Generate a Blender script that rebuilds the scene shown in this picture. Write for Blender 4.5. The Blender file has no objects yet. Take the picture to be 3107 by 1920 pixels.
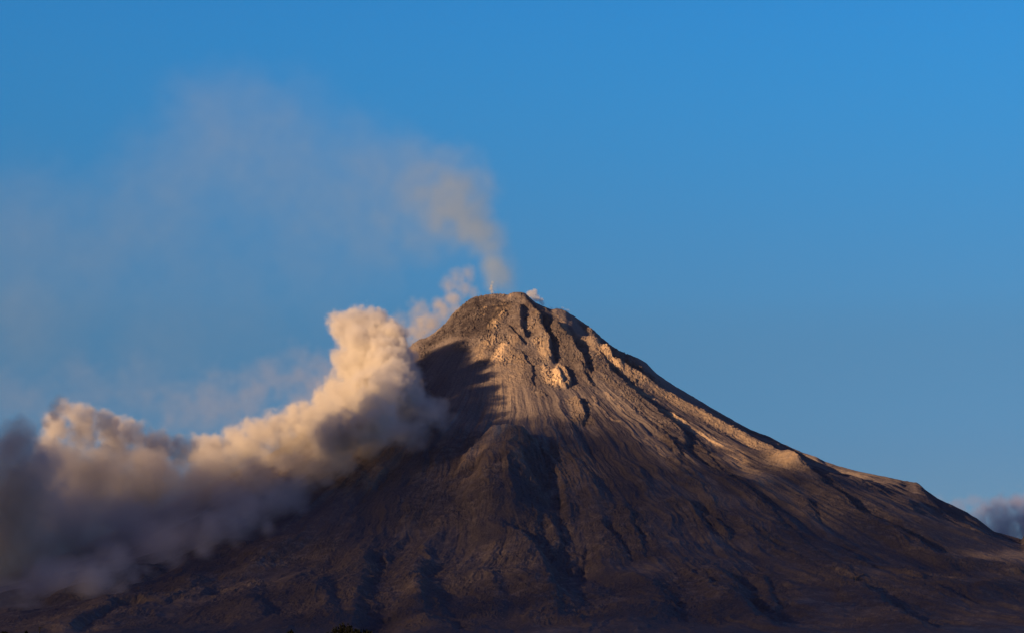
import bpy, bmesh, math, random
import numpy as np
from mathutils import Vector

S = bpy.context.scene
COL = S.collection
R = math.radians

# ------------------------------------------------------------------ camera, sky, sun, exposure
CAM_Z, PITCH, SPAN = 1.7, R(8.7), 0.4096          # SPAN = picture width at distance 1
cam_data = bpy.data.cameras.new('camera')
cam_data.sensor_width = 36.0
cam_data.lens = 36.0 / SPAN
cam_data.clip_start, cam_data.clip_end = 0.5, 200000.0
cam = bpy.data.objects.new('camera', cam_data)
COL.objects.link(cam)
cam.location = (0, 0, CAM_Z)
cam.rotation_euler = (math.pi / 2 + PITCH, 0, 0)
S.camera = cam

SUN_TO = np.array([0.80, 0.60, -math.tan(R(12.0))])   # the way the light travels
SUN_TO /= np.linalg.norm(SUN_TO)
SUN_ELEV = math.asin(-SUN_TO[2])

world = bpy.data.worlds.new('World')
S.world = world
world.use_nodes = True
wn = world.node_tree
wn.nodes.clear()
sky = wn.nodes.new('ShaderNodeTexSky')
sky.sky_type = 'NISHITA'
sky.sun_disc = False
sky.sun_elevation = SUN_ELEV
sky.sun_rotation = math.atan2(-SUN_TO[0], -SUN_TO[1])
sky.altitude = 2500
sky.air_density, sky.dust_density, sky.ozone_density = 1.0, 0.4, 3.0
tint = wn.nodes.new('ShaderNodeMix'); tint.data_type = 'RGBA'; tint.blend_type = 'MULTIPLY'
tint.inputs[0].default_value = 1.0
tint.inputs[7].default_value = (0.62, 0.95, 1.15, 1)
bg = wn.nodes.new('ShaderNodeBackground'); bg.inputs[1].default_value = 0.10
wo = wn.nodes.new('ShaderNodeOutputWorld')
# the evening sky deepens quickly towards the zenith
geo = wn.nodes.new('ShaderNodeTexCoord'); sep = wn.nodes.new('ShaderNodeSeparateXYZ')
deep = wn.nodes.new('ShaderNodeValToRGB'); deep.color_ramp.interpolation = 'CARDINAL'
stops = [(0.02, (0.50, 0.36, 0.36)), (0.10, (0.44, 0.435, 0.430)), (0.158, (0.46, 0.595, 0.565)), (0.27, (0.31, 0.91, 0.96)), (0.40, (0.36, 0.80, 1.00)), (0.65, (0.80, 0.44, 0.78))]
el = deep.color_ramp.elements
el[0].position, el[1].position = stops[0][0], stops[-1][0]
el[0].color, el[1].color = stops[0][1] + (1,), stops[-1][1] + (1,)
for p, c in stops[1:-1]: el.new(p).color = c + (1,)
gain = wn.nodes.new('ShaderNodeMix'); gain.data_type = 'RGBA'; gain.blend_type = 'MULTIPLY'; gain.inputs[0].default_value = 1.0
wn.links.new(geo.outputs['Generated'], sep.inputs[0]); wn.links.new(sep.outputs[2], deep.inputs[0])
wn.links.new(sky.outputs[0], tint.inputs[6])
wn.links.new(tint.outputs[2], gain.inputs[6]); wn.links.new(deep.outputs[0], gain.inputs[7])
# sky dimmed by hand towards the sun, to weaken its glow on the cloud
west = wn.nodes.new('ShaderNodeVectorMath'); west.operation = 'DOT_PRODUCT'; west.inputs[1].default_value = (-0.8, -0.6, 0.0)
dim = wn.nodes.new('ShaderNodeMapRange'); dim.inputs[1].default_value, dim.inputs[2].default_value, dim.inputs[3].default_value, dim.inputs[4].default_value = -0.1, 0.6, 1.0, 0.25
veil = wn.nodes.new('ShaderNodeVectorMath'); veil.operation = 'SCALE'
wn.links.new(geo.outputs['Generated'], west.inputs[0]); wn.links.new(west.outputs['Value'], dim.inputs[0])
wn.links.new(gain.outputs[2], veil.inputs[0]); wn.links.new(dim.outputs[0], veil.inputs['Scale'])
wn.links.new(veil.outputs[0], bg.inputs[0])
wn.links.new(bg.outputs[0], wo.inputs[0])

sun_data = bpy.data.lights.new('sun', 'SUN')
sun_data.energy, sun_data.angle, sun_data.color = 5.0, R(0.5), (1.0, 0.66, 0.36)
sun = bpy.data.objects.new('sun', sun_data)
COL.objects.link(sun)
sun.rotation_euler = Vector(SUN_TO).to_track_quat('-Z', 'Y').to_euler()

S.view_settings.view_transform = 'Standard'
S.view_settings.look = 'None'
S.view_settings.exposure = 0.5
S.view_settings.gamma = 1.0
S.cycles.volume_bounces = 3
S.cycles.adaptive_threshold = 0.004
S.cycles.sample_clamp_indirect = 1.5
S.cycles.use_denoising = True
S.cycles.max_bounces = 8
S.cycles.diffuse_bounces = 1
S.cycles.transparent_max_bounces = 64              # the stepped hulls of the clouds are crossed many times
S.cycles.volume_max_steps = 512

# ------------------------------------------------------------------ helpers
def tag(o, label=None, cat=None, kind=None, group=None):
    if label: o['label'] = label
    if cat: o['category'] = cat
    if kind: o['kind'] = kind
    if group: o['group'] = group
    return o

def sm(a, b, x):
    t = np.clip((x - a) / (b - a), 0, 1)
    return t * t * (3 - 2 * t)

FWD = np.array([0, math.cos(PITCH), math.sin(PITCH)])
UP = np.array([0, -math.sin(PITCH), math.cos(PITCH)])
PW, PH = 2447.0, 1512.0                              # units in which the photograph was measured

def ray(px, py):
    u = (px - PW / 2) / PW * SPAN
    v = (PH / 2 - py) / PW * SPAN
    d = FWD + v * UP
    return np.array([u, d[1], d[2]])

def at_depth(px, py, y):
    d = ray(px, py)
    k = y / d[1]
    return np.array([d[0] * k, y, CAM_Z + d[2] * k])

def to_pic(x, y, z):
    f = y * FWD[1] + (z - CAM_Z) * FWD[2]
    u = x / f
    v = (y * UP[1] + (z - CAM_Z) * UP[2]) / f
    return PW / 2 + u / SPAN * PW, PH / 2 - v / SPAN * PW

_rs = np.random.RandomState(7)
_perm = np.concatenate([_rs.permutation(512)] * 2)
_ga = _rs.rand(512) * 2 * np.pi
_gx, _gy = np.cos(_ga), np.sin(_ga)

def perlin(x, y, seed=0):
    x = np.asarray(x, dtype=np.float64) + seed * 17.31
    y = np.asarray(y, dtype=np.float64) + seed * 9.77
    xi, yi = np.floor(x).astype(np.int64), np.floor(y).astype(np.int64)
    fx, fy = x - xi, y - yi
    xi &= 511; yi &= 511
    x1 = (xi + 1) & 511; y1 = (yi + 1) & 511
    def g(a, b, dx, dy):
        h = _perm[_perm[a] + b]
        return _gx[h] * dx + _gy[h] * dy
    ux = fx * fx * fx * (fx * (fx * 6 - 15) + 10)
    uy = fy * fy * fy * (fy * (fy * 6 - 15) + 10)
    a = g(xi, yi, fx, fy); b = g(x1, yi, fx - 1, fy)
    c = g(xi, y1, fx, fy - 1); d = g(x1, y1, fx - 1, fy - 1)
    return 1.5 * ((a * (1 - ux) + b * ux) * (1 - uy) + (c * (1 - ux) + d * ux) * uy)

def fbm(x, y, octaves, seed=0, gain=0.5):
    s, a = 0, 1
    for i in range(octaves):
        s = s + a * perlin(x * 2 ** i, y * 2 ** i, seed + i)
        a *= gain
    return s

def ridged(x, y, octaves, seed=0, gain=0.5):
    s, a = 0, 1
    for i in range(octaves):
        s = s + a * (1 - 2 * np.abs(perlin(x * 2 ** i, y * 2 ** i, seed + i)))
        a *= gain
    return s

# ------------------------------------------------------------------ the volcano: base form
XA, YA, ZTOP = -14.0, 10000.0, 1622.0
PR = np.array([[0,0],[60,0],[140,62],[218,72],[290,118],[402,209],[440,243],[525,268],[577,305],[680,382],[812,477],[979,569],[1145,644],[1314,703],[1480,738],[1632,764],[1700,812],[1815,872],[1950,954],[2062,1004],[2500,1150],[3200,1330],[4500,1530],[6500,1660]], float)
PL = np.array([[0,0],[120,6],[192,37],[276,117],[393,217],[527,343],[695,490],[946,670],[1280,865],[1700,1075],[2030,1225],[2700,1380],[4500,1560],[6500,1660]], float)
PF = np.array([[0,0],[90,4],[150,28],[300,137],[600,352],[1000,598],[1500,860],[2000,1080],[2500,1245],[3200,1400],[4500,1560],[6500,1660]], float)

def base(x, y):
    dx, dy = x - XA, y - YA
    r = np.hypot(dx, dy) + 1e-6
    c2 = (dx / r) ** 2
    right = np.where(dx > 0, c2, 0)
    left = np.where(dx <= 0, c2, 0)
    d = (right * np.interp(r, PR[:, 0], PR[:, 1]) + left * np.interp(r, PL[:, 0], PL[:, 1])
         + (1 - c2) * np.interp(r, PF[:, 0], PF[:, 1]))
    return ZTOP - d

def drop_on(px, py):
    """the point of the base form seen at a place of the photograph"""
    d = ray(px, py)
    ys = np.arange(6500, 10400, 4.0)
    k = ys / d[1]
    gap = base(d[0] * k, ys) - (CAM_Z + d[2] * k)
    hit = np.nonzero(gap > 0)[0]
    i = hit[0] if len(hit) else int(np.argmax(gap))
    return d[0] * k[i], ys[i]

def region(x0, y0, scale):
    f = PW / 3107.0
    return lambda p: ((x0 + p[0] * scale) * f, (y0 + p[1] * scale) * f)
TOP = region(1100, 780, 900 / 2447)
FLANK = region(1700, 950, 800 / 2447)
MID = region(1000, 1300, 1100 / 2447)
EAST = region(2000, 1300, 1107 / 2447)
WEST = region(0, 1300, 1200 / 2447)
HEAD = region(1250, 780, 500 / 2439)
WHOLE = lambda p: p

def axis_coords(parts):
    out = []
    for a, b, step in parts:
        n = max(1, int(round((b - a) / step)))
        out.append(np.linspace(a, b, n, endpoint=False))
    out.append(np.array([parts[-1][1]], float))
    return np.concatenate(out)

gx = axis_coords([(-6500, -2600, 110), (-2600, -1500, 5.0), (-1500, -650, 3.6), (-650, 700, 2.5), (700, 1600, 3.4), (1600, 2500, 5.0), (2500, 6500, 110)])
gy = axis_coords([(3500, 6150, 110), (6150, 7400, 6.0), (7400, 8400, 4.2), (8400, 9200, 3.6), (9200, 10060, 2.6), (10060, 10500, 8.0), (10500, 16500, 120)])
X, Y = np.meshgrid(gx, gy)
NX, NY = len(gx), len(gy)
H = base(X, Y)
DX, DY = X - XA, Y - YA
RAD = np.hypot(DX, DY)
ANG = np.arctan2(DX, -DY)                             # 0 = towards the camera, + = picture right

# coordinates bent by noise, so that traced lines wander like real ones
WX = X + 14 * fbm(X / 120, Y / 120, 3, 3) + 3.5 * fbm(X / 18, Y / 18, 2, 5)
WY = Y + 14 * fbm(X / 120, Y / 120, 3, 13) + 3.5 * fbm(X / 18, Y / 18, 2, 15)

def along(pts):
    """distance to a traced line: (signed distance, 0..1 along it), within a window; + is the picture's right"""
    P = np.array([drop_on(*p) for p in pts])
    return P

def line_field(P, reach):
    x0, x1 = np.searchsorted(gx, [P[:, 0].min() - reach - 30, P[:, 0].max() + reach + 30])
    y0, y1 = np.searchsorted(gy, [P[:, 1].min() - reach - 30, P[:, 1].max() + reach + 30])
    sl = (slice(y0, y1), slice(x0, x1))
    wx, wy = WX[sl], WY[sl]
    best = np.full(wx.shape, 1e9); side = np.zeros(wx.shape); tt = np.zeros(wx.shape)
    seg = np.hypot(*np.diff(P, axis=0).T)
    cum = np.concatenate([[0], np.cumsum(seg)])
    for i in range(len(P) - 1):
        a, b = P[i], P[i + 1]
        d = (b - a) / max(seg[i], 1e-6)
        rx, ry = wx - a[0], wy - a[1]
        t = np.clip(rx * d[0] + ry * d[1], 0, seg[i])
        qx, qy = rx - t * d[0], ry - t * d[1]
        dist = np.hypot(qx, qy)
        m = dist < best
        best = np.where(m, dist, best)
        side = np.where(m, np.sign(d[0] * ry - d[1] * rx), side)
        tt = np.where(m, (cum[i] + t) / cum[-1], tt)
    return sl, best, side, tt

PALE = np.zeros_like(H)
DARK = np.zeros_like(H)
VEG = np.zeros_like(H)
REL = np.zeros_like(H)
ROCK = np.zeros_like(H)
LAVA = np.zeros_like(H)

def ridge(where, pts, h, wl, wr, trough=0.35, pale=0.0, ends=(0.12, 0.15)):
    """a crest whose slope to the picture's left is gentle (wl) and to the right is steep (wr), with a hollow below the steep side"""
    P = along([where(p) for p in pts])
    sl, d, side, t = line_field(P, max(wl, 4 * wr))
    taper = np.ones_like(t)
    if ends[0]: taper = taper * sm(0, ends[0], t)
    if ends[1]: taper = taper * sm(0, ends[1], 1 - t)
    s = d * side
    left = np.where(s <= 0, (1 - sm(0, wl, -s)), 0)
    right = np.where(s > 0, (1 - sm(0, wr, s)), 0)
    tr = np.where(s > 0, sm(0, wr, s) * (1 - sm(wr, 4 * wr, s)), 0)
    far = np.exp(-(np.maximum(0, d - wl - 4 * wr) / 20) ** 2)
    REL[sl] += h * taper * (left + right - trough * tr) * far
    ROCK[sl] += 0.8 * taper * (1 - sm(0.25 * wl + wr, 0.6 * wl + 2.5 * wr, d))
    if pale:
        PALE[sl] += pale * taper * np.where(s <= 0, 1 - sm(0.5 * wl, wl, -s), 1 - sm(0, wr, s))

def streak(where, pts, w, amount, target, h=0.0, ends=(0.15, 0.2)):
    P = along([where(p) for p in pts])
    sl, d, side, t = line_field(P, 2 * w)
    k = (1 - sm(0.35 * w, 1.1 * w, d)) * sm(0, ends[0] + 1e-3, t + 0.02) * sm(0, ends[1] + 1e-3, 1 - t + 0.02)
    target[sl] += amount * k
    if h: REL[sl] += h * k

# --- crests and gullies of the upper cone (left edges of the shadows)
ridge(TOP, [(1265,390),(1285,460),(1305,530),(1322,600),(1345,670)], 15, 60, 14, 0.6)
ridge(TOP, [(1195,560),(1235,625),(1290,700),(1330,740)], 12, 55, 13, 0.5)
ridge(TOP, [(1300,740),(1340,830),(1370,900),(1400,990),(1440,1080)], 6, 60, 9, 0.5)
ridge(TOP, [(1395,430),(1445,490),(1480,570),(1510,640),(1540,690),(1540,770),(1560,850),(1590,885)], 20, 50, 14, 0.6, 0.15)
ridge(TOP, [(1590,890),(1640,905),(1685,960),(1695,1030),(1665,1085)], 16, 60, 14, 0.3, 0.5)
ridge(TOP, [(1620,940),(1640,1000),(1660,1070)], 9, 30, 9, 0.6, 0.6)
ridge(TOP, [(1320,340),(1370,400),(1420,470)], 10, 30, 12, 0.5)
ridge(TOP, [(1585,530),(1650,620),(1710,690),(1750,750),(1790,830),(1840,900),(1905,970)], 20, 60, 16, 0.6)
ridge(TOP, [(1800,880),(1840,960),(1880,1040),(1900,1080)], 8, 30, 12, 0.5)
ridge(TOP, [(1730,470),(1830,555),(1900,640),(1960,680)], 9, 50, 11, 0.5)
ridge(TOP, [(1960,650),(2040,740),(2090,810),(2180,890),(2250,940)], 14, 40, 17, 0.5)
ridge(TOP, [(2020,780),(2050,830),(2075,880)], 12, 35, 14, 0.5)
ridge(TOP, [(1750,1140),(1800,1200),(1810,1290),(1805,1380)], 9, 55, 10, 0.3, 0.15)
ridge(TOP, [(1400,1090),(1440,1110),(1500,1150)], 6, 25, 8, 0.4)
ridge(TOP, [(1030,560),(1000,640),(975,720),(940,800)], 6, 18, 60, 0.0)
ridge(TOP, [(1170,370),(1140,460),(1105,540),(1080,640)], 8, 40, 30, 0.1, 0.55)
ridge(TOP, [(1200,720),(1150,780),(1110,850),(1080,920)], 9, 35, 40, 0.0, 0.5)
# --- the long pale ridge down the flank, its gully and the shadow behind it
ridge(FLANK, [(330,350),(400,450),(470,570),(600,690),(720,800),(900,935),(1040,1030),(1110,1100),(1150,1200),(1200,1330)], 15, 120, 18, 0.5)
ridge(FLANK, [(200,180),(330,300),(480,430),(700,570),(860,680),(1000,765),(1250,910),(1400,1000),(1550,1085),(1750,1185),(2000,1300),(2250,1500)], 26, 95, 26, 0.5, 0.35, (0.05, 0.05))
ridge(EAST, [(860,215),(960,295),(1100,400),(1230,480),(1330,570),(1480,650),(1680,755),(1900,845),(2100,890),(2300,920),(2447,980)], 22, 130, 26, 0.6, 0.0, (0.1, 0.02))
ridge(FLANK, [(560,345),(700,480),(830,570),(980,650)], 7, 60, 12, 0.4)
ridge(FLANK, [(620,640),(760,770),(880,870),(1060,950),(1200,1030)], 6, 25, 8, 0.5, 0.3)
ridge(FLANK, [(140,770),(185,840),(190,930),(190,1030)], 5, 40, 8, 0.3, 0.0)
ridge(FLANK, [(1000,1170),(1060,1270),(1120,1350),(1180,1370)], 8, 25, 12, 0.4)
ridge(FLANK, [(1230,1180),(1330,1290),(1470,1420),(1600,1540)], 5, 60, 8, 0.5)
for pts in ([(300,760),(350,850),(440,960),(520,1000),(620,1030)], [(420,735),(470,790),(510,810)], [(540,850),(600,920)], [(770,1160),(840,1240),(920,1270),(1000,1380)], [(860,1160),(930,1200)]):
    streak(FLANK, pts, 11, 0.45, PALE, 3.0, (0.1, 0.1))
# --- middle: the old lava front and the hollows under it
ridge(MID, [(1215,30),(1205,120),(1190,260),(1180,420),(1170,600),(1180,760)], 78, 190, 160, 0.15, 0.0, (0.14, 0.4))
ridge(MID, [(1190,60),(1050,140),(940,230),(900,310)], 18.7, 40, 90, 0.0, 0.5)
ridge(MID, [(1280,140),(1330,210),(1400,280),(1490,340)], 7, 60, 15, 0.5)
ridge(MID, [(1240,260),(1330,330),(1390,400),(1440,480),(1480,530)], 11.7, 55, 20, 0.6, 0.1)
ridge(MID, [(1180,235),(1080,290),(1000,360),(900,440)], 6.2, 20, 60, 0.0, 0.3)
ridge(MID, [(900,450),(830,560),(740,680)], 7.8, 25, 90, 0.0, 0.1)
ridge(MID, [(1400,560),(1400,640),(1430,760)], 6.2, 60, 18, 0.5)
ridge(MID, [(1490,540),(1500,640),(1540,740),(1540,860)], 7.8, 50, 18, 0.5)
ridge(MID, [(1140,640),(1220,720),(1320,800),(1390,900),(1450,1030),(1490,1150),(1490,1320)], 23.4, 170, 45, 0.4)
ridge(MID, [(1030,860),(1060,980),(1085,1080),(1110,1180),(1130,1300)], 10.9, 110, 60, 0.5, 0.0, (0.4, 0.3))
ridge(MID, [(1690,760),(1690,880),(1680,960)], 7, 60, 18, 0.4)
ridge(MID, [(300,670),(245,830),(205,1000),(160,1150),(150,1300),(120,1450)], 20.3, 110, 60, 0.5, 0.1, (0.3, 0.1))
ridge(MID, [(640,740),(585,870),(550,1000),(550,1130),(595,1280),(650,1380)], 17.2, 100, 60, 0.5, 0.1, (0.3, 0.1))
ridge(MID, [(640,980),(690,1130),(720,1250),(770,1360)], 12.5, 90, 50, 0.5, 0.0, (0.3, 0.1))
ridge(MID, [(1940,450),(2020,570),(2060,680),(2100,760),(2140,890)], 9.4, 80, 18, 0.5)
ridge(MID, [(1820,610),(1900,730),(1990,830),(2070,910)], 9.4, 90, 18, 0.5)
ridge(MID, [(2110,930),(2185,1060),(2225,1150),(2230,1250),(2320,1350)], 15.6, 130, 55, 0.5, 0.0, (0.3, 0.2))
ridge(MID, [(1580,1090),(1600,1200),(1620,1330)], 10.9, 90, 50, 0.3)
# --- right flank
ridge(EAST, [(100,450),(250,525),(330,585),(400,650),(455,745)], 14, 110, 28, 0.5)
ridge(EAST, [(340,830),(415,950),(475,1080),(555,1200),(620,1290),(710,1375)], 18.7, 150, 65, 0.5, 0.0, (0.3, 0.1))
ridge(EAST, [(300,180),(420,290),(600,430),(750,560),(900,700),(1050,840),(1180,930),(1350,1050)], 3.9, 70, 8, 0.6)
ridge(EAST, [(80,200),(200,330),(330,460)], 4.7, 60, 10, 0.5)
ridge(EAST, [(520,590),(700,720),(850,840),(1000,920),(1150,1000)], 3.1, 50, 8, 0.5)
ridge(EAST, [(1590,870),(1680,960),(1750,1030),(1900,1110),(2070,1175)], 7, 80, 16, 0.5)
ridge(EAST, [(1240,810),(1330,890),(1420,960)], 5.5, 60, 12, 0.5)
ridge(EAST, [(960,470),(1040,560),(1090,610)], 7, 60, 14, 0.5)
ridge(EAST, [(1040,1080),(1200,1050),(1350,1080),(1480,1190),(1600,1280),(1760,1375)], 26.5, 160, 60, 0.3)
ridge(EAST, [(690,980),(730,1060),(780,1180),(760,1270)], 7.8, 60, 22, 0.4)
ridge(EAST, [(1630,430),(1680,500),(1710,560)], 7, 60, 18, 0.4)
ridge(EAST, [(1740,370),(1830,470),(1930,540),(2100,650),(2250,700)], 12.5, 60, 30, 0.5)
ridge(EAST, [(1250,280),(1400,380),(1560,450)], 6.2, 60, 20, 0.4)
ridge(EAST, [(1960,890),(2050,980)], 7, 70, 16, 0.4)
ridge(EAST, [(2447,1010),(2260,1040),(2130,1150)], 10.9, 30, 120, 0.0)
ridge(EAST, [(150,970),(330,1080),(450,1170)], 7.8, 50, 16, 0.4)
# --- left flank and the low hill at its foot
ridge(WEST, [(1900,640),(1650,760),(1400,720),(1250,800),(1090,910)], 15.6, 60, 130, 0.1)
ridge(WEST, [(1850,690),(1650,810),(1500,900)], 7.8, 40, 80, 0.1)
ridge(WEST, [(1190,840),(1170,900),(1180,980),(1230,1080)], 14, 110, 80, 0.4, 0.0, (0.4, 0.3))
ridge(WEST, [(1600,880),(1560,960),(1520,1080),(1610,1200)], 15.6, 110, 75, 0.5, 0.0, (0.4, 0.2))
ridge(WEST, [(1980,900),(1970,980),(2000,1100),(2080,1220)], 11.7, 90, 55, 0.5, 0.0, (0.4, 0.2))
ridge(WEST, [(2180,230),(2210,300),(2230,390)], 12.5, 40, 40, 0.4)
ridge(WEST, [(2390,240),(2340,310),(2290,400)], 12.5, 60, 26, 0.4, 0.25)
ridge(WEST, [(2000,250),(1900,330),(1800,420)], 10.9, 40, 90, 0.2)
ridge(WEST, [(300,1080),(520,990),(760,930),(950,860)], 20.3, 120, 60, 0.2)
ridge(WEST, [(380,1264),(560,1190),(700,1110),(850,1085),(1060,1100)], 23.4, 40, 160, 0.0)

# pale ash, blocky lava and dark dome rock
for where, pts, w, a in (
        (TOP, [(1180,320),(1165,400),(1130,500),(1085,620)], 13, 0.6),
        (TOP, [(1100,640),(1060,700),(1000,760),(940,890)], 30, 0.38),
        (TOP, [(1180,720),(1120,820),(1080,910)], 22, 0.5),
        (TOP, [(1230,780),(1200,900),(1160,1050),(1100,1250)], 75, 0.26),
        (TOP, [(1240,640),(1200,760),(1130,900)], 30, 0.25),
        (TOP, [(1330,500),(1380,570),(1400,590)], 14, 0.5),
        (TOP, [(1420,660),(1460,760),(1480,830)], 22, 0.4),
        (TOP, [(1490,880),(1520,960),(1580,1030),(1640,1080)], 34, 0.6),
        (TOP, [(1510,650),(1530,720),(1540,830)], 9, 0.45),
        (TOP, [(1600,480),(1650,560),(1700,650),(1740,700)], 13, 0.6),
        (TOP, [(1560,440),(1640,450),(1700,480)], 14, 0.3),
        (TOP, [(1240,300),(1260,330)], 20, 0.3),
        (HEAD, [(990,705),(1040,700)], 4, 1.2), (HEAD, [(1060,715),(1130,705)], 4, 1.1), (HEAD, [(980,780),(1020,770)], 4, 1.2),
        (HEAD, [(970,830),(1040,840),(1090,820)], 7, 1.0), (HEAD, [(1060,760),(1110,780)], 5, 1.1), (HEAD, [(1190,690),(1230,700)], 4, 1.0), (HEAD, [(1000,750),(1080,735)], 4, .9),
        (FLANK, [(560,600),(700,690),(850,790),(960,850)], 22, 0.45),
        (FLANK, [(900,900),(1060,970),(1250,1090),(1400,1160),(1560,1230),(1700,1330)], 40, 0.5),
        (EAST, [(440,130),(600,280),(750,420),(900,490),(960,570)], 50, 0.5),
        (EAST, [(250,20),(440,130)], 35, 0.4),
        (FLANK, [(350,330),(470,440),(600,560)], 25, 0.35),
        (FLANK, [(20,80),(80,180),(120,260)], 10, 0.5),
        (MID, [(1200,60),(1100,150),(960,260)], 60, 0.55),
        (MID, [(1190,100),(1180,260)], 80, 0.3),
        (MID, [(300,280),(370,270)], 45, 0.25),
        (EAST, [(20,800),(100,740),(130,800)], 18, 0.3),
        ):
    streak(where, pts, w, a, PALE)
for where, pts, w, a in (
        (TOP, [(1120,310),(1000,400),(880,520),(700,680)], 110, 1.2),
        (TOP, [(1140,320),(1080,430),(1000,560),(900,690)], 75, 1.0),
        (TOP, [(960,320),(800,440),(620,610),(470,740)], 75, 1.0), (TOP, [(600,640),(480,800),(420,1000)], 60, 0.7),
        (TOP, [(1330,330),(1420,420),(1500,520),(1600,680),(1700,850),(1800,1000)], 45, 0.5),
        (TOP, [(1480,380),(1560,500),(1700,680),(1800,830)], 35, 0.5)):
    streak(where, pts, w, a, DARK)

for where, pts, w, a in (
        (TOP, [(1460,860),(1500,960),(1570,1040),(1640,1090)], 40, 1.0), (TOP, [(1430,640),(1470,760),(1500,880)], 30, .8), (TOP, [(1100,560),(1050,650),(1000,730)], 40, .7),
        (TOP, [(1180,620),(1120,720),(1150,640)], 40, .6), (TOP, [(1620,600),(1700,760),(1780,900),(1850,1000)], 40, .9), (TOP, [(1100,760),(1060,880)], 25, .6),
        (FLANK, [(350,320),(470,440),(600,580),(760,700)], 35, .7)):
    streak(where, pts, w, a, LAVA)

# rills running down the slope, blocky rock, general unevenness
warp = 0.035 * fbm(X / 900, Y / 900, 2, 21)
AW = ANG + warp
lower = sm(650, 1500, RAD)
rill = fbm(AW * 24, RAD / 1800, 3, 31, 0.55)
rill2 = fbm(AW * 75, RAD / 900, 3, 41, 0.6)
gorge = np.maximum(0, ridged(AW * 7.5, RAD / 2600, 2, 45, 0.5) - 0.2)
bare = sm(-0.35, 0.5, fbm(AW * 5, RAD / 500, 3, 49))
rill3 = fbm(AW * 170, RAD / 700, 2, 43, 0.6)
REL += (5.0 * rill + (1.1 + 0.9 * lower) * rill2 + 0.8 * lower * rill3) * sm(300, 1300, RAD) * (0.25 + 0.75 * bare)
ribs = ridged(AW * 17 + 0.22 * fbm(X / 170, Y / 170, 3, 133), RAD / 620, 4, 131, 0.55)
REL += (6.5 * lower + 1.5) * sm(350, 1000, RAD) * ribs
REL -= 12 * sm(500, 1500, RAD) * gorge ** 1.4
REL += 16 * lower * fbm(AW * 6, RAD / 900, 2, 51)
REL += 7 * lower * fbm(X / 330, Y / 330, 3, 52)
STREAK = 0.5 + 0.5 * fbm(AW * 110, RAD / 420, 4, 47, 0.6)
FLOW_SHADE = sm(0.02, 0.22, fbm(AW * 8, RAD / 1100, 3, 111, 0.5) + 0.25 * fbm(X / 90, Y / 90, 3, 113)) * sm(450, 1100, RAD)
streak(EAST, [(1000,200),(1250,290),(1500,355),(1740,395),(1850,480),(2100,640)], 75, 1.3, FLOW_SHADE)  # right shoulder dimmed: shade put into the rock colour, no lava here
streak(FLANK, [(1650,1035),(1950,1165),(2250,1310)], 60, 0.7, FLOW_SHADE)  # same painted shade, on along the shoulder
patchy = sm(0.0, 0.5, fbm(AW * 9, RAD / 260, 4, 61))
rough = np.clip(0.07 + 0.5 * (1 - sm(300, 620, RAD)) * sm(0.15, -0.35, ANG) + 0.8 * np.clip(DARK, 0, 1) + 0.25 * np.clip(PALE, 0, 1)
                + 0.15 * patchy * (1 - 0.5 * lower) + 0.7 * np.clip(ROCK, 0, 1) * (1 - 0.5 * lower) * (1 - 0.7 * np.clip(PALE, 0, 1)) + np.clip(LAVA, 0, 1), 0, 1.2)
rough = rough * (0.45 + 0.8 * sm(-0.25, 0.35, fbm(X / 75, Y / 75, 3, 121)))
blocks = np.maximum(0, ridged(X / 34, Y / 34, 4, 71, 0.62) - 0.5)
REL += rough * (4.2 * blocks + 3.8 * fbm(X / 8.5, Y / 8.5, 2, 81, 0.8))
REL += (1.15 - 0.4 * lower) * fbm(X / 22, Y / 22, 4, 91, 0.65)
inner = (RAD < 4200)
H = H + REL * (1 - sm(3200, 4600, RAD))
# summit crater hollow behind the rim
H -= 30 * np.exp(-((DX + 20) ** 2 / 110 ** 2 + (DY - 60) ** 2 / 70 ** 2))

# trim the skyline to the traced one
SKY_LINE = [TOP(p) for p in [(440,750),(500,695),(600,610),(660,560),(705,515),(725,478),(780,430),(830,385),(880,348),(930,322),(980,316),(1040,305),(1100,300),(1150,300),(1190,309),(1230,294),(1250,288),(1300,288),(1330,290),(1350,303),(1380,330),(1420,368),(1480,400),(1520,415),(1560,430),(1600,424),(1640,428),(1690,450),(1720,475)]] + \
    [FLANK(p) for p in [(100,5),(200,75),(290,135),(400,235),(480,300),(560,348),(640,380),(720,412),(790,450),(850,510),(900,560),(980,615),(1080,680),(1250,780),(1450,900),(1600,985),(1760,1075),(1950,1145),(2050,1200),(2250,1290),(2447,1370)]] + \
    [EAST(p) for p in [(1060,190),(1200,250),(1350,290),(1530,325),(1640,350),(1740,362),(1790,410),(1870,470),(2060,560),(2150,620),(2250,700),(2350,730),(2447,755)]]
SKY_LINE = np.array(sorted(SKY_LINE))
front = (np.abs(gy - YA) < 1100)
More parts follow.
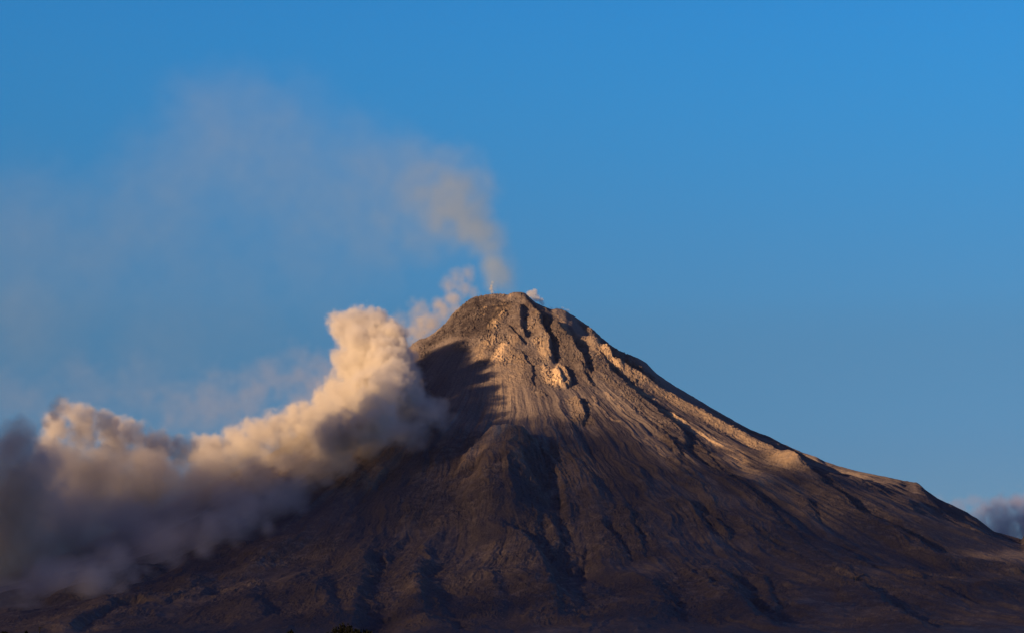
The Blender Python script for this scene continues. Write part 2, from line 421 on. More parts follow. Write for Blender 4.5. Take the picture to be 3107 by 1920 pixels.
for _ in range(3):
    px, py = to_pic(X[front], Y[front], H[front])
    bins = np.clip((px / 3).astype(int), -1, int(PW / 3) + 1) + 1
    top = np.full(int(PW / 3) + 4, 1e9)
    np.minimum.at(top, bins.ravel(), py.ravel())
    cx = (np.arange(len(top)) - 1) * 3 + 1.5
    want = np.interp(cx, SKY_LINE[:, 0], SKY_LINE[:, 1])
    ok = (cx > SKY_LINE[0, 0]) & (cx < SKY_LINE[-1, 0]) & (top < 1e8)
    want = want + 0.9 * perlin(cx / 7, cx * 0, 5) + 0.6 * perlin(cx / 3.1, cx * 0, 6)
    err = np.where(ok, top - want, 0) * sm(SKY_LINE[0, 0], SKY_LINE[0, 0] + 60, cx)
    err = np.convolve(np.pad(err, 2, mode='edge'), [0.15, 0.2, 0.3, 0.2, 0.15], 'valid')
    pxa, pya = to_pic(X, Y, H)
    corr = np.interp(pxa, cx, err) * 1.674
    t_at = np.interp(pxa, cx, top)
    H = H + corr * (1 - sm(6, 95, pya - t_at)) * np.exp(-((DY + 60) / 900) ** 2) * (RAD < 2600)

VEG = lower * sm(0.7, 1.0, sm(1150, 1800, RAD) + 0.35 * fbm(X / 300, Y / 300, 4, 101))
def make_mountain():
    me = bpy.data.meshes.new('mountain')
    nv = NX * NY
    me.vertices.add(nv)
    me.vertices.foreach_set('co', np.stack([X, Y, H], -1).astype(np.float32).ravel())
    i = np.arange(nv).reshape(NY, NX)
    q = np.stack([i[:-1, :-1], i[:-1, 1:], i[1:, 1:], i[1:, :-1]], -1).reshape(-1, 4)
    me.loops.add(q.size); me.polygons.add(len(q))
    me.loops.foreach_set('vertex_index', q.astype(np.int32).ravel())
    me.polygons.foreach_set('loop_start', (np.arange(len(q)) * 4).astype(np.int32))
    me.polygons.foreach_set('use_smooth', np.zeros(len(q), bool))
    for nm, arr in (('pale', PALE), ('dark', DARK), ('veg', VEG), ('streak', STREAK), ('rock', ROCK), ('flow_shade', FLOW_SHADE)):
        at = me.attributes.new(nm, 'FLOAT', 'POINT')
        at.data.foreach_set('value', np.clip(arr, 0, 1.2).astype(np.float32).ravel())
    me.update(calc_edges=True)
    o = bpy.data.objects.new('mountain', me)
    COL.objects.link(o)
    return o

def node(nt, kind, **kw):
    n = nt.nodes.new(kind)
    for k, v in kw.items(): setattr(n, k, v)
    return n

def rock_material():
    m = bpy.data.materials.new('volcanic_rock'); m.use_nodes = True
    nt = m.node_tree; L = nt.links.new
    b = nt.nodes['Principled BSDF']
    b.inputs['Roughness'].default_value = 0.95
    b.inputs['Specular IOR Level'].default_value = 0.15
    tc = node(nt, 'ShaderNodeTexCoord')
    def noise(scale, detail, rough=0.6):
        n = node(nt, 'ShaderNodeTexNoise')
        n.inputs['Scale'].default_value = scale; n.inputs['Detail'].default_value = detail
        n.inputs['Roughness'].default_value = rough
        L(tc.outputs['Object'], n.inputs['Vector']); return n
    def ramp(src, a, b_):
        r = node(nt, 'ShaderNodeMapRange'); r.inputs['From Min'].default_value = a; r.inputs['From Max'].default_value = b_
        L(src, r.inputs['Value']); return r.outputs[0]
    def mixc(fac, a, c):
        x = node(nt, 'ShaderNodeMix', data_type='RGBA')
        if isinstance(fac, float): x.inputs[0].default_value = fac
        else: L(fac, x.inputs[0])
        for s, v in ((6, a), (7, c)):
            if isinstance(v, tuple): x.inputs[s].default_value = v + (1,)
            else: L(v, x.inputs[s])
        return x.outputs[2]
    def math_(op, a, c):
        x = node(nt, 'ShaderNodeMath', operation=op)
        for s, v in ((0, a), (1, c)):
            if isinstance(v, (int, float)): x.inputs[s].default_value = v
            else: L(v, x.inputs[s])
        return x.outputs[0]
    def attr(nm):
        a = node(nt, 'ShaderNodeAttribute'); a.attribute_name = nm; return a.outputs['Fac']
    n_big, n_mid, n_fine = noise(0.004, 5), noise(0.03, 6, 0.65), noise(0.16, 4, 0.7)
    ash = mixc(ramp(n_big.outputs[0], 0.35, 0.65), (0.190, 0.150, 0.136), (0.240, 0.190, 0.162))
    ash = mixc(math_('MULTIPLY', ramp(attr('streak'), 0.45, 0.85), 0.45), ash, (0.135, 0.104, 0.094))
    rk = math_('MULTIPLY', math_('MINIMUM', attr('rock'), 1.0), ramp(n_mid.outputs[0], 0.35, 0.60))
    ash = mixc(rk, ash, (0.120, 0.089, 0.078))
    ash = mixc(math_('MULTIPLY', attr('flow_shade'), 0.62), ash, (0.074, 0.061, 0.072))  # dark lava tongues, plus the shade painted on the right shoulder
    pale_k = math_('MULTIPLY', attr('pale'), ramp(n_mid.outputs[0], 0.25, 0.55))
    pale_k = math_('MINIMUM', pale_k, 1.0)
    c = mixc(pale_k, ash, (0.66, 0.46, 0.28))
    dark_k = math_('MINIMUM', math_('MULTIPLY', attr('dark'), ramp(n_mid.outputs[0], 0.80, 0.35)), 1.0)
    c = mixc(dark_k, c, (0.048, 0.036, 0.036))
    veg_k = math_('MINIMUM', math_('MULTIPLY', attr('veg'), ramp(n_mid.outputs[0], 0.30, 0.60)), 0.6)
    c = mixc(veg_k, c, (0.080, 0.068, 0.080))
    sp = node(nt, 'ShaderNodeMix', data_type='RGBA', blend_type='MULTIPLY')
    sp.inputs[0].default_value = 1.0
    v = node(nt, 'ShaderNodeMapRange'); v.inputs['From Min'].default_value = 0.3; v.inputs['From Max'].default_value = 0.7
    v.inputs['To Min'].default_value = 0.72; v.inputs['To Max'].default_value = 1.25
    L(n_fine.outputs[0], v.inputs['Value'])
    L(c, sp.inputs[6]); L(v.outputs[0], sp.inputs[7])
    L(sp.outputs[2], b.inputs['Base Color'])
    bp = node(nt, 'ShaderNodeBump'); bp.inputs['Strength'].default_value = 0.6; bp.inputs['Distance'].default_value = 3.0
    L(n_fine.outputs[0], bp.inputs['Height']); L(bp.outputs[0], b.inputs['Normal'])
    return m

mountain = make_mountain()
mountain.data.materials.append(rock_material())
tag(mountain, 'steep grey brown volcano cone with gullied slopes under drifting ash', 'volcano', 'structure')

def ground_sheet():
    me = bpy.data.meshes.new('ground')
    bm = bmesh.new()
    n = 64
    rings = [0.0, 400, 1500, 5000, 15000, 40000]
    prev = [bm.verts.new((0, 0, 0))]
    for rr in rings[1:]:
        cur = [bm.verts.new((rr * math.cos(2 * math.pi * k / n), rr * math.sin(2 * math.pi * k / n), 0)) for k in range(n)]
        for k in range(n):
            if len(prev) == 1: bm.faces.new((prev[0], cur[k], cur[(k + 1) % n]))
            else: bm.faces.new((prev[k], cur[k], cur[(k + 1) % n], prev[(k + 1) % n]))
        prev = cur
    bm.to_mesh(me); bm.free()
    m = bpy.data.materials.new('dry_ground'); m.use_nodes = True
    nt = m.node_tree
    b = nt.nodes['Principled BSDF']; b.inputs['Roughness'].default_value = 1.0; b.inputs['Specular IOR Level'].default_value = 0.05
    tc = nt.nodes.new('ShaderNodeTexCoord'); nz = nt.nodes.new('ShaderNodeTexNoise'); nz.inputs['Scale'].default_value = 0.02; nz.inputs['Detail'].default_value = 8
    cr = nt.nodes.new('ShaderNodeValToRGB')
    cr.color_ramp.elements[0].position = 0.35; cr.color_ramp.elements[0].color = (0.035, 0.04, 0.02, 1)
    cr.color_ramp.elements[1].position = 0.7; cr.color_ramp.elements[1].color = (0.09, 0.075, 0.045, 1)
    nt.links.new(tc.outputs['Object'], nz.inputs['Vector']); nt.links.new(nz.outputs[0], cr.inputs[0]); nt.links.new(cr.outputs[0], b.inputs['Base Color'])
    me.materials.append(m)
    o = bpy.data.objects.new('ground', me); COL.objects.link(o)
    return tag(o, 'dark flat scrubland stretching to the foot of the volcano', 'ground', 'structure')
ground_sheet()

# ------------------------------------------------------------------ clouds and smoke: density grids
def smoke_material(name, density, color, aniso=0.0, step=1.0):
    m = bpy.data.materials.new(name); m.use_nodes = True
    nt = m.node_tree; nt.nodes.clear()
    v = nt.nodes.new('ShaderNodeVolumePrincipled')
    v.inputs['Color'].default_value = color + (1,)
    v.inputs['Density'].default_value = density
    v.inputs['Anisotropy'].default_value = aniso
    o = nt.nodes.new('ShaderNodeOutputMaterial')
    nt.links.new(v.outputs[0], o.inputs['Volume'])
    m.cycles.volume_step_rate = step
    return m

def gauss_noise(shape, voxel, lo, hi, power, seed):
    """random field with features between lo and hi metres"""
    rs = np.random.RandomState(seed)
    f = np.fft.rfftn(rs.standard_normal(shape))
    k = np.sqrt(np.fft.fftfreq(shape[0])[:, None, None] ** 2 + np.fft.fftfreq(shape[1])[None, :, None] ** 2 + np.fft.rfftfreq(shape[2])[None, None, :] ** 2) / voxel
    a = np.where(k > 0, np.maximum(k, 1e-9) ** (-power / 2), 0) * np.exp(-(1 / (np.maximum(k, 1e-9) * lo * 1e3 / 1e3) * 0)) 
    a = a * np.exp(-(k * lo) ** 2) * (1 - np.exp(-(k * hi) ** 2))
    g = np.fft.irfftn(f * a, s=shape)
    return (g / g.std()).astype(np.float32)

class Grid:
    def __init__(s, lo, hi, voxel):
        s.lo = np.array(lo, float); s.v = voxel
        s.n = np.maximum(4, np.ceil((np.array(hi, float) - s.lo) / voxel).astype(int))
        s.ax = [s.lo[i] + voxel * np.arange(s.n[i]) for i in range(3)]
        s.f = np.full(s.n, -1.0, np.float32)
        s.w = np.zeros(s.n, np.float32)
    def puff(s, c, r, gain=1.0, squash=(1, 1, 1)):
        rr = [r * q for q in squash]
        sl, d = [], 0
        for i in range(3):
            a, b = np.searchsorted(s.ax[i], [c[i] - 1.9 * rr[i], c[i] + 1.9 * rr[i]])
            if a >= b: return
            sl.append(slice(a, b))
            q = ((s.ax[i][a:b] - c[i]) / rr[i]) ** 2
            d = d + q.reshape([-1 if j == i else 1 for j in range(3)])
        sl = tuple(sl)
        f = (1 - np.sqrt(d)).astype(np.float32)
        cur = s.f[sl]
        k = 0.22                                             # soft union
        h = np.clip(0.5 + 0.5 * (f - cur) / k, 0, 1)
        s.f[sl] = cur * (1 - h) + f * h + k * h * (1 - h)
        s.w[sl] = np.maximum(s.w[sl], gain * np.clip(f + 0.9, 0, 1))
    def build(s, name, dens, mat):
        for ax in range(3):                                  # nothing may touch the edge of the grid
            e = np.minimum(np.arange(s.n[ax]), s.n[ax] - 1 - np.arange(s.n[ax]))
            dens = dens * sm(0, 4, e).reshape([-1 if j == ax else 1 for j in range(3)])
        dens = np.where(dens < 0.004, 0, dens).astype(np.float32)
        nx, ny, nz = [int(q) for q in s.n]
        W = 2048                                             # the density goes into an image made here, read voxel by voxel
        rows = -(-nx * ny * nz // W)
        px = np.zeros((rows * W, 4), np.float32)
        px[:nx * ny * nz, 0] = dens.ravel(); px[:, 3] = 1
        im_ = bpy.data.images.new(name + '_density', W, rows, alpha=True, float_buffer=True, is_data=True)
        im_.pixels.foreach_set(px.ravel()); im_.update()
        vd = bpy.data.volumes.new(name)
        vd.materials.append(mat)
        o = bpy.data.objects.new(name, vd); COL.objects.link(o)
        g = bpy.data.node_groups.new(name + '_volume', 'GeometryNodeTree')
        g.interface.new_socket('Geometry', in_out='INPUT', socket_type='NodeSocketGeometry')
        g.interface.new_socket('Geometry', in_out='OUTPUT', socket_type='NodeSocketGeometry')
        N, L = g.nodes.new, g.links.new
        gi, go = N('NodeGroupInput'), N('NodeGroupOutput')
        pos = N('GeometryNodeInputPosition')
        def vm(op, a, b):
            x = N('ShaderNodeVectorMath'); x.operation = op
            L(a, x.inputs[0]); x.inputs[1].default_value = b; return x
        sub = vm('SUBTRACT', pos.outputs[0], tuple(s.lo - 0.5 * s.v))
        mul = vm('SCALE', sub.outputs[0], (0, 0, 0)); mul.inputs['Scale'].default_value = 1 / s.v
        fl = N('ShaderNodeVectorMath'); fl.operation = 'FLOOR'; L(mul.outputs[0], fl.inputs[0])
        dt = N('ShaderNodeSeparateXYZ'); L(fl.outputs[0], dt.inputs[0])
        def im(op, a, b):
            x = N('FunctionNodeIntegerMath'); x.operation = op
            for k, q in ((0, a), (1, b)):
                if isinstance(q, int): x.inputs[k].default_value = q
                else: L(q, x.inputs[k])
            return x.outputs[0]
        idx = im('ADD', im('MULTIPLY', im('ADD', im('MULTIPLY', dt.outputs[0], ny), dt.outputs[1]), nz), dt.outputs[2])
        def fm(op, a, b):
            x = N('ShaderNodeMath'); x.operation = op
            for k, q in ((0, a), (1, b)):
                if isinstance(q, (int, float)): x.inputs[k].default_value = q
                else: L(q, x.inputs[k])
            return x.outputs[0]
        row = im('DIVIDE_FLOOR', idx, W); colm = im('MODULO', idx, W)
        cv = N('ShaderNodeCombineXYZ')
        L(fm('DIVIDE', fm('ADD', colm, 0.5), float(W)), cv.inputs[0]); L(fm('DIVIDE', fm('ADD', row, 0.5), float(rows)), cv.inputs[1])
        ti = N('GeometryNodeImageTexture'); ti.interpolation = 'Closest'; ti.inputs['Image'].default_value = im_
        L(cv.outputs[0], ti.inputs['Vector'])
        sr = N('ShaderNodeSeparateXYZ'); L(ti.outputs['Color'], sr.inputs[0])
        vc = N('GeometryNodeVolumeCube')
        L(sr.outputs[0], vc.inputs['Density'])
        vc.inputs['Min'].default_value = tuple(s.lo)
        vc.inputs['Max'].default_value = tuple(s.lo + s.v * (s.n - 1))
        for k, q in zip(('X', 'Y', 'Z'), (nx, ny, nz)): vc.inputs['Resolution ' + k].default_value = q
        st = N('GeometryNodeSetMaterial'); st.inputs['Material'].default_value = mat
        L(vc.outputs[0], st.inputs['Geometry']); L(st.outputs[0], go.inputs[0])
        md = o.modifiers.new('density', 'NODES'); md.node_group = g
        return o

K = 1.674e-4                                             # metres per photograph unit and metre of depth

def near_yc(py):                                         # how far off the main cloud hangs at each height
    return np.interp(py, [740, 900, 1050, 1250, 1450], [9330, 9330, 9180, 8700, 8250])

def main_cloud():
    P = [(812,775,32,1),(850,768,34,1),(880,775,40,1),(925,785,26,.6),(950,800,24,.5),(860,810,50,1),(905,830,55,1),(950,850,38,.9),(870,870,62,1),(930,890,62,1),(960,940,62,1),(880,940,80,1),
         (815,940,50,1),(900,1000,88,1),(985,985,50,.7),(790,985,55,1),(740,1005,50,1),(700,1010,42,1),(660,1012,38,1),(800,1040,85,.9),(610,1035,42,1),(560,1050,38,1),(510,1062,38,1),(690,1060,66,.9),
         (600,1080,60,.9),(470,1075,38,.9),(430,1080,40,.8),(390,1060,36,.9),(340,1045,34,.9),(300,1030,36,.9),(250,1012,34,1),(210,1000,34,1),(170,990,32,.9),(140,975,28,.6),(135,1015,36,1),
         (200,1035,46,1),(280,1060,50,1),(360,1090,50,1),(500,1110,56,.9),(120,1070,46,1),(60,1100,46,.7),(20,1075,44,.6),(150,1120,66,1),(250,1120,66,.9),(370,1150,70,.9),(500,1160,70,.8),
         (620,1150,66,.7),(720,1110,56,.6),(40,1190,80,.9),(150,1210,90,.9),(290,1220,90,.7),(430,1230,80,.55),(550,1210,66,.5),(0,1290,95,.8),(120,1310,90,.7),(250,1310,80,.5),(360,1300,70,.4),
         (-80,1180,90,.9),(-110,1320,120,.8),(10,1390,90,.6),(120,1400,80,.5),(-60,1080,60,.6),(220,1390,60,.35),
         (1030,985,40,.35),(1060,1000,40,.16),(990,1040,45,.3),(60,1150,120,.7),(200,1160,120,.7),(330,1180,120,.6),(470,1190,110,.5),
         (20,1240,140,.8),(180,1290,140,.6),(60,1370,130,.6),(-40,1450,110,.6),(320,1280,100,.4),(430,1290,80,.25),(560,1260,70,.25),(660,1200,70,.3),(40,1440,75,.4),(160,1405,75,.4),(280,1365,75,.4),(390,1320,70,.35),(510,1275,65,.35),(610,1225,60,.35),(700,1175,55,.35),(770,1120,50,.4),(555,1112,48,.9),(585,1100,40,.9),(520,1125,50,.9)]
    rs = random.Random(4)
    g = Grid((-2250, 7450, 250), (-120, 9650, 1620), 8.0)
    def put(px, py, r, w, oy=0):
        yc = min(near_yc(py), drop_on(px, py)[1] - 150 - 1.1 * r if px > -200 else 9e9) + oy
        c = at_depth(px, py, yc)
        g.puff(c, r * K * yc, w, (1, 1.25, 1))
    for px, py, r, w in P:
        put(px, py, r, w)
        if 780 < px < 975 and py > 800 and w >= .7: put(px, py + 4, 0.8 * r, w, -220)
        if 780 < px < 925 and py > 900 and w >= .7: put(px, py + 8, 0.75 * r, w, -400)
        for _ in range(7 if r < 70 else 5):                  # smaller puffs budding from each
            a = rs.uniform(0, 2 * math.pi); q = rs.uniform(0.55, 0.95)
            put(px + q * r * math.cos(a), py + q * r * math.sin(a) * 0.9, r * rs.uniform(0.28, 0.5), w, rs.uniform(-0.9, 0.6) * r * 1.6)
    for px, py, lim, r, k in [(1125,880,945,32,2),(1140,905,950,30,2),(1125,945,945,38,2),(1120,985,935,42,2),(1090,920,930,40,2),(1070,870,920,40,2),(1080,990,915,42,2),(1050,1030,890,44,2),(1130,1000,930,36,2),
            (1100,960,930,42,2),(1135,965,945,34,2),(1060,940,915,40,2),(1030,980,900,44,2),(1090,1040,905,44,2),(1050,1090,870,46,2),(1000,1030,870,44,2),(1180,1015,930,40,.5),(1240,1010,930,40,.3),(1150,1050,920,40,.7)]:
        mx, my = drop_on(px, py); mz = float(base(np.array(mx), np.array(my)))
        for back in range(100, 900, 20):                     # where the cloud must reach for its shadow to lie here
            q = np.array([mx, my, mz]) - SUN_TO / SUN_TO[1] * back
            if to_pic(*q)[0] <= lim: break
        g.puff(q, 1.1 * r * K * q[1], k)
    n = g.n
    big = gauss_noise(n, g.v, 18, 160, 3.6, 11)
    fine = gauss_noise(n, g.v, 16, 110, 3.0, 12)
    fine2 = gauss_noise(n, g.v, 9, 50, 2.8, 13)
    calm = np.interp(g.ax[2], [400, 850, 1000], [0.45, 0.6, 1.0])[None, None, :].astype(np.float32)
    f = g.f + calm * (0.17 * big + 0.15 * (0.75 - np.abs(fine)) + 0.11 * fine2)
    ztop = np.interp(g.ax[2], [400, 800, 1050, 1250, 1600], [0.9, 0.85, 0.50, 0.26, 0.22])[None, None, :]
    soft = np.broadcast_to(ztop, n)
    dens = np.clip((f - 0.02) / soft, 0, 1) * g.w
    o = g.build('drifting_cloud', dens, smoke_material('ash_cloud', 0.025, (0.975, 0.915, 0.84), 0.0))
    return tag(o, 'big billowing ash cloud rolling down along the left flank of the cone', 'cloud')
main_cloud()

def ash_plume():
    g = Grid((-2500, 9500, 1120), (140, 10500, 2680), 13.0)
    P = [(1176,694,10,4.216),(1180,676,19,2.6),(1182,655,26,2.3),(1174,625,34,1.9),(1200,668,22,1.2),(1165,595,36,1.700),(1150,565,40,1.550),(1120,545,44,1.395),(1130,510,46,1.260),(1090,490,56,1.260),(1050,470,56,1.002),(1010,460,50,0.826),(1140,450,50,0.837),
         (1080,430,70,0.455),(990,410,80,0.325),(920,440,90,0.289),(840,470,100,0.222),(780,500,90,0.173),(850,380,100,0.148),(740,420,110,0.173),(640,380,120,0.198),(560,320,110,0.208),(500,280,100,0.148),(600,440,110,0.148),(470,400,120,0.148),
         (380,460,120,0.138),(300,540,120,0.124),(450,560,120,0.099),(200,620,130,0.109),(60,560,140,0.124),(60,720,140,0.109),(-60,640,140,0.124),(1215,690,22,0.455),(1210,660,30,0.319),(700,540,100,0.124),(900,520,80,0.217),(1000,540,80,0.332),(700,300,100,0.124),(600,240,80,0.099),(760,640,110,0.079),(560,700,120,0.069),(400,760,130,0.069),(860,600,100,0.088)]
    for px, py, r, w in P:
        yc = 10010 + 0.15 * (1176 - px)
        g.puff(at_depth(px, py, yc), r * K * yc * 1.15, w, (1, 1.1, 1))
    big = gauss_noise(g.n, g.v, 30, 260, 3.8, 21)
    far = sm(-150, -700, g.ax[0])[:, None, None]
    f = g.f + (0.22 + 0.03 * far) * big
    dens = np.clip((f + 0.25 + 0.35 * far) / (0.9 + 0.7 * far), 0, 1) * g.w
    o = g.build('ash_plume', dens, smoke_material('thin_ash', 0.0030, (0.78, 0.79, 0.66), 0.1, 1.5))
    return tag(o, 'thin tan ash plume rising from the summit crater and drifting left', 'smoke plume')
ash_plume()

def small_smoke(name, label, P, depth, box, voxel, density, color, seed, noise=0.25, soft=0.4):
    c0 = at_depth(box[0], box[3], depth); c1 = at_depth(box[2], box[1], depth)
    half = 0.5 * (max(r for _, _, r, _ in P) * 2.6 + 30) * K * depth
    g = Grid((c0[0], depth - half, c0[2]), (c1[0], depth + half, c1[2]), voxel)
    for px, py, r, w in P: g.puff(at_depth(px, py, depth), r * K * depth, w)
    f = g.f + noise * gauss_noise(g.n, voxel, 2.2 * voxel, 16 * voxel, 3.4, seed)
    o = g.build(name, np.clip((f + 0.05) / soft, 0, 1) * g.w, smoke_material(name, density, color, 0.1))
    return tag(o, label, 'smoke')

small_smoke('steam_puff', 'small bright steam puff just right of the summit rim',
            [(1268,702,9,1),(1276,699,8,1),(1262,708,8,1),(1285,712,9,1),(1293,718,7,1),(1297,726,6,.8),(1275,712,9,.8)], 10040, (1235,675,1320,750), 2.6, 0.075, (0.97, 0.96, 0.95), 31, 0.22, 0.3)
small_smoke('steam_wisp', 'faint low steam wisps on the right shoulder below the summit',
            [(1330,740,7,.7),(1342,738,6,.7),(1355,743,6,.6),(1318,738,6,.5)], 10030, (1300,718,1385,765), 2.6, 0.04, (0.97, 0.95, 0.92), 32)
small_smoke('vent_jet', 'narrow pale jet of ash shooting up from the crater',
            [(1175,697,5,1),(1174,690,5,1),(1174,683,4,.9),(1176,675,4,.5)], 10015, (1155,655,1200,712), 2.4, 0.10, (0.96, 0.88, 0.74), 33, 0.15, 0.4)
small_smoke('slope_smoke', 'tan smoke clinging to the left skyline of the cone',
            [(1095,665,28,.6),(1075,680,26,.6),(1110,690,26,.6),(1130,700,20,.6),(1085,715,30,.8),(1060,745,30,.9),(1030,775,30,1),(1005,800,28,1),(985,820,24,1),(1050,730,26,.6),(1005,765,34,.5),(980,790,30,.4),(950,770,34,.25),(1090,740,24,.9),(960,820,30,.6),(940,810,34,.5),(1120,655,24,.4),(1000,740,34,.4)], 10090, (880,600,1190,890), 6.0, 0.021, (0.95, 0.87, 0.74), 34, 0.17, 1.0)
small_smoke('pink_haze_cloud', 'faint pinkish cloud veil above the middle of the ash cloud',
            [(700,880,60,.6),(760,900,60,.8),(650,900,60,.6),(600,940,70,.6),(720,950,70,.9),(520,960,80,.5),(420,980,70,.4),(320,930,90,.2),(200,930,90,.15),(90,980,90,.18),(10,960,90,.15)], 9800, (-120,740,900,1120), 12.0, 0.0035, (0.92, 0.84, 0.80), 35, 0.25, 0.8)
small_smoke('distant_cloud', 'purple grey cloud beyond the right flank of the volcano',
            [(2400,1250,62,1),(2470,1250,70,1),(2340,1262,46,.9),(2540,1255,70,1),(2380,1300,80,1),(2300,1290,50,.8),(2480,1320,80,1),(2430,1205,26,.7),(2500,1200,30,.7),(2290,1210,26,.35),(2345,1228,26,.6),(2240,1205,26,.3),(2265,1235,34,.5),(2320,1195,16,.3)], 12040, (2150,1120,2640,1420), 10.0, 0.012, (0.84, 0.74, 0.80), 36, 0.20, 0.55)

def shade_bank():
    """unseen cloud wall added up-sun of the volcano, shaped to shade the lower slopes"""
    g = Grid((-3300, 2400, 40), (-700, 9000, 1950), 36.0)
    n = g.n
    xx = g.ax[0][:, None, None]; yy = g.ax[1][None, :, None]; zz = g.ax[2][None, None, :]
    nz = gauss_noise(n, g.v, 110, 700, 3.4, 51)
    top = np.interp(g.ax[1], [2400, 3000, 5000, 6250, 6600, 6950, 7116, 7230, 7330, 7480, 7600, 7780, 7950, 8250, 8600, 9000], [800, 950, 1430, 1560, 1580, 1580, 1590, 1620, 1620, 1510, 1390, 1340, 1220, 1060, 850, 700])[None, :, None] + 40 * nz
    off = (-0.25 * yy - 150 - xx) / 1.03
    d = (1 - sm(top - np.interp(g.ax[1], [7000, 7700], [280, 440])[None, :, None], top + 130, zz)) * sm(0, 90, off) * (1 - sm(180, 270, off)) * (0.85 + 0.15 * nz) * np.interp(g.ax[1], [6800, 7350, 7900, 8500], [1.0, 1.8, 1.4, 0.5])[None, :, None]
    o = g.build('added_shade_cloud', d, smoke_material('shade_cloud', 0.0125, (0.30, 0.27, 0.27), 0.2, 0.6))
    return tag(o, 'unseen cloud wall added beside the volcano to shade its lower slopes', 'cloud')
shade_bank()

# ------------------------------------------------------------------ dark treetops at the foot of the picture
def flat_material(name, a, b_, scale=3.0):
    m = bpy.data.materials.new(name); m.use_nodes = True
    nt = m.node_tree; b = nt.nodes['Principled BSDF']
    b.inputs['Roughness'].default_value = 0.9; b.inputs['Specular IOR Level'].default_value = 0.1
    tc = nt.nodes.new('ShaderNodeTexCoord'); nz = nt.nodes.new('ShaderNodeTexNoise'); nz.inputs['Scale'].default_value = scale
    cr = nt.nodes.new('ShaderNodeValToRGB')
    cr.color_ramp.elements[0].position = 0.35; cr.color_ramp.elements[0].color = a + (1,)
    cr.color_ramp.elements[1].position = 0.65; cr.color_ramp.elements[1].color = b_ + (1,)
    nt.links.new(tc.outputs['Object'], nz.inputs['Vector']); nt.links.new(nz.outputs[0], cr.inputs[0]); nt.links.new(cr.outputs[0], b.inputs['Base Color'])
    return m
LEAF = flat_material('dark_leaf', (0.003, 0.004, 0.002), (0.008, 0.009, 0.005))  # near black, with the treetops' shade put into the leaf colour
BARK = flat_material('dark_bark', (0.010, 0.008, 0.006), (0.020, 0.016, 0.012), 8)
IRON = flat_material('dark_iron', (0.010, 0.010, 0.010), (0.018, 0.017, 0.016), 8)

def tube(bm, pts, radii, n=7):
    prev = None
    for i, (p, r) in enumerate(zip(pts, radii)):
        d = (Vector(pts[min(i + 1, len(pts) - 1)]) - Vector(pts[max(i - 1, 0)])).normalized()
        u = d.orthogonal().normalized(); w = d.cross(u)
        ring = [bm.verts.new(Vector(p) + r * (math.cos(2 * math.pi * k / n) * u + math.sin(2 * math.pi * k / n) * w)) for k in range(n)]
        if prev:
            for k in range(n): bm.faces.new((prev[k], prev[(k + 1) % n], ring[(k + 1) % n], ring[k]))
        else: bm.faces.new(ring[::-1])
        prev = ring
    bm.faces.new(prev)

def mesh_obj(name, bm, mat, parent=None):
    me = bpy.data.meshes.new(name); bm.to_mesh(me); bm.free(); me.materials.append(mat)
    o = bpy.data.objects.new(name, me); COL.objects.link(o); o.parent = parent
    return o

def leaf(bm, p, d, size, rs):
    d = d.normalized(); u = d.orthogonal().normalized()
    u.rotate(__import__('mathutils').Quaternion(d, rs.uniform(0, 6.28)))
    a, w = p + d * size, u * size * 0.26
    m = p + d * size * 0.45
    bm.faces.new([bm.verts.new(q) for q in (p, m + w, a, m - w)])

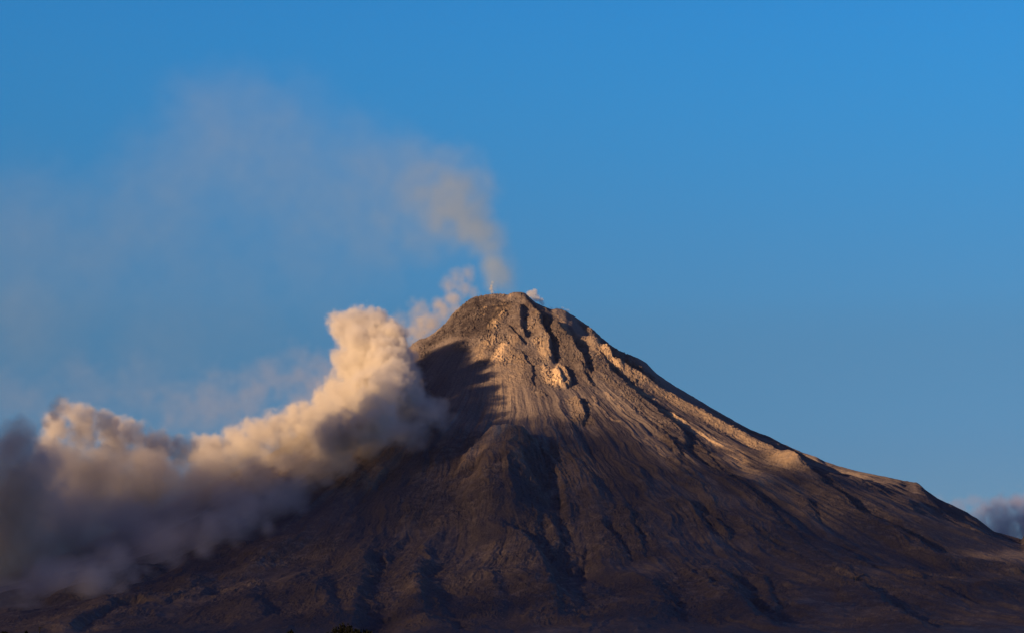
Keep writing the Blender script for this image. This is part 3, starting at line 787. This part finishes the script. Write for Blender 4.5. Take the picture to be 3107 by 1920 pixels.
def tree(name, label, tip_px, tip_py, depth, radius, tall, seed, twigs, group=None):
    """a leafy tree whose topmost twig reaches the given place of the photograph"""
    rs = random.Random(seed)
    tip = at_depth(tip_px, tip_py, depth)
    root = bpy.data.objects.new(name, None); COL.objects.link(root)
    root.location = (tip[0], depth, 0)
    tag(root, label, 'tree', group=group)
    h = tip[2]
    bt = bmesh.new()
    tube(bt, [(0, 0, -0.1), (0.05, 0, h * 0.3), (-0.03, 0.04, h * 0.6), (0, 0, h * 0.93)], [0.16, 0.12, 0.08, 0.02])
    bc = bmesh.new()
    for k in range(twigs):
        t = rs.random() ** 0.7
        z0 = h * (0.35 + 0.5 * t)
        ang = rs.uniform(0, 2 * math.pi)
        prof = radius * math.sqrt(max(0.04, 1 - ((z0 - h * 0.55) / (h * 0.55)) ** 2))
        L = prof * rs.uniform(0.5, 1.05)
        up = rs.uniform(0.25, 0.9)
        d = Vector((math.cos(ang), math.sin(ang), up)).normalized()
        p = Vector((0, 0, z0 - 0.1))
        end = p + d * L
        if end.z > h: d.z *= (h - p.z) / max(end.z - p.z, 1e-3); end = p + d * L
        if k % 4 == 0: tube(bt, [p, p + d * L * 0.5, end], [0.03, 0.018, 0.006], 5)
        for q in range(16):
            c = p.lerp(end, rs.uniform(0.35, 1.0)) + Vector([rs.gauss(0, 0.10) for _ in range(3)])
            c.z = min(c.z, h - 0.05)
            leaf(bc, c, d + Vector([rs.gauss(0, 0.6) for _ in range(3)]), rs.uniform(0.07, 0.16), rs)
    for k in range(int(70 * radius) + 12):                    # the topmost shoots
        ang, q = rs.uniform(0, 2 * math.pi), math.sqrt(rs.random())
        end = Vector((radius * q * math.cos(ang), radius * q * math.sin(ang), h - tall * 1.6 * q ** 1.5 - 0.2 * rs.random() * tall - 0.06)) if k else Vector((0, 0, h - 0.12))
        p = Vector((end.x * 0.4, end.y * 0.4, end.z - rs.uniform(0.4, 0.8)))
        d = (end - p).normalized()
        tube(bt, [p, p.lerp(end, 0.5) + Vector((0.02, 0, 0)), end], [0.016, 0.011, 0.005], 5)
        for w in range(16):
            t = rs.uniform(0.3, 1.0)
            leaf(bc, p.lerp(end, t), d * 0.8 + Vector([rs.gauss(0, 0.55) for _ in range(3)]), rs.uniform(0.08, 0.17), rs)
        leaf(bc, end, d, 0.13, rs)
    mesh_obj('trunk', bt, BARK, root)
    mesh_obj('crown', bc, LEAF, root)
    return root

tree('leafy_tree', 'tallest black leafy treetop poking up at the bottom edge', 823, 1487, 118, 0.85, 0.35, 3, 150)
tree('leafy_tree', 'low ragged black treetop just right of the tallest treetop', 868, 1501, 116, 0.75, 0.25, 8, 110)
tree('slender_tree', 'thin black treetop sprig standing alone left of the leafy treetops', 695, 1501, 112, 0.22, 0.3, 5, 40)
tree('leafy_tree', 'dark rounded treetop at the bottom left corner', 10, 1507, 120, 0.6, 0.12, 12, 110)
tree('slender_tree', 'short black twig tip beside the pole near the left corner', 62, 1505, 116, 0.16, 0.2, 15, 30)

def aerial():
    tip = at_depth(95, 1497, 114)
    root = bpy.data.objects.new('aerial_mast', None); COL.objects.link(root)
    root.location = (tip[0], 114, 0)
    tag(root, 'thin black mast with a small side arm near the left corner', 'mast')
    b = bmesh.new(); tube(b, [(0, 0, -0.1), (0, 0, tip[2])], [0.035, 0.025], 8); mesh_obj('pole', b, IRON, root)
    b = bmesh.new()
    tube(b, [(-0.07, 0, tip[2] - 0.03), (0.16, 0.02, tip[2] - 0.01)], [0.018, 0.015], 6)
    for k in range(4): tube(b, [(-0.04 + 0.055 * k, -0.08, tip[2] - 0.02), (-0.04 + 0.055 * k, 0.08, tip[2] - 0.02)], [0.008, 0.008], 5)
    mesh_obj('side_arm', b, IRON, root)
aerial()

# ------------------------------------------------------------------ the thin evening air
def haze_box():
    bm = bmesh.new()
    bmesh.ops.create_cube(bm, size=1.0)
    bmesh.ops.scale(bm, vec=(90000, 90000, 3001), verts=bm.verts)
    bmesh.ops.translate(bm, vec=(0, 0, 1499.5), verts=bm.verts)
    o = mesh_obj('haze', bm, smoke_material('thin_haze', 2.2e-6, (0.78, 0.80, 1.0), 0.0))
    tag(o, 'thin purple evening haze between the viewer and the volcano', 'haze', 'stuff')
haze_box()
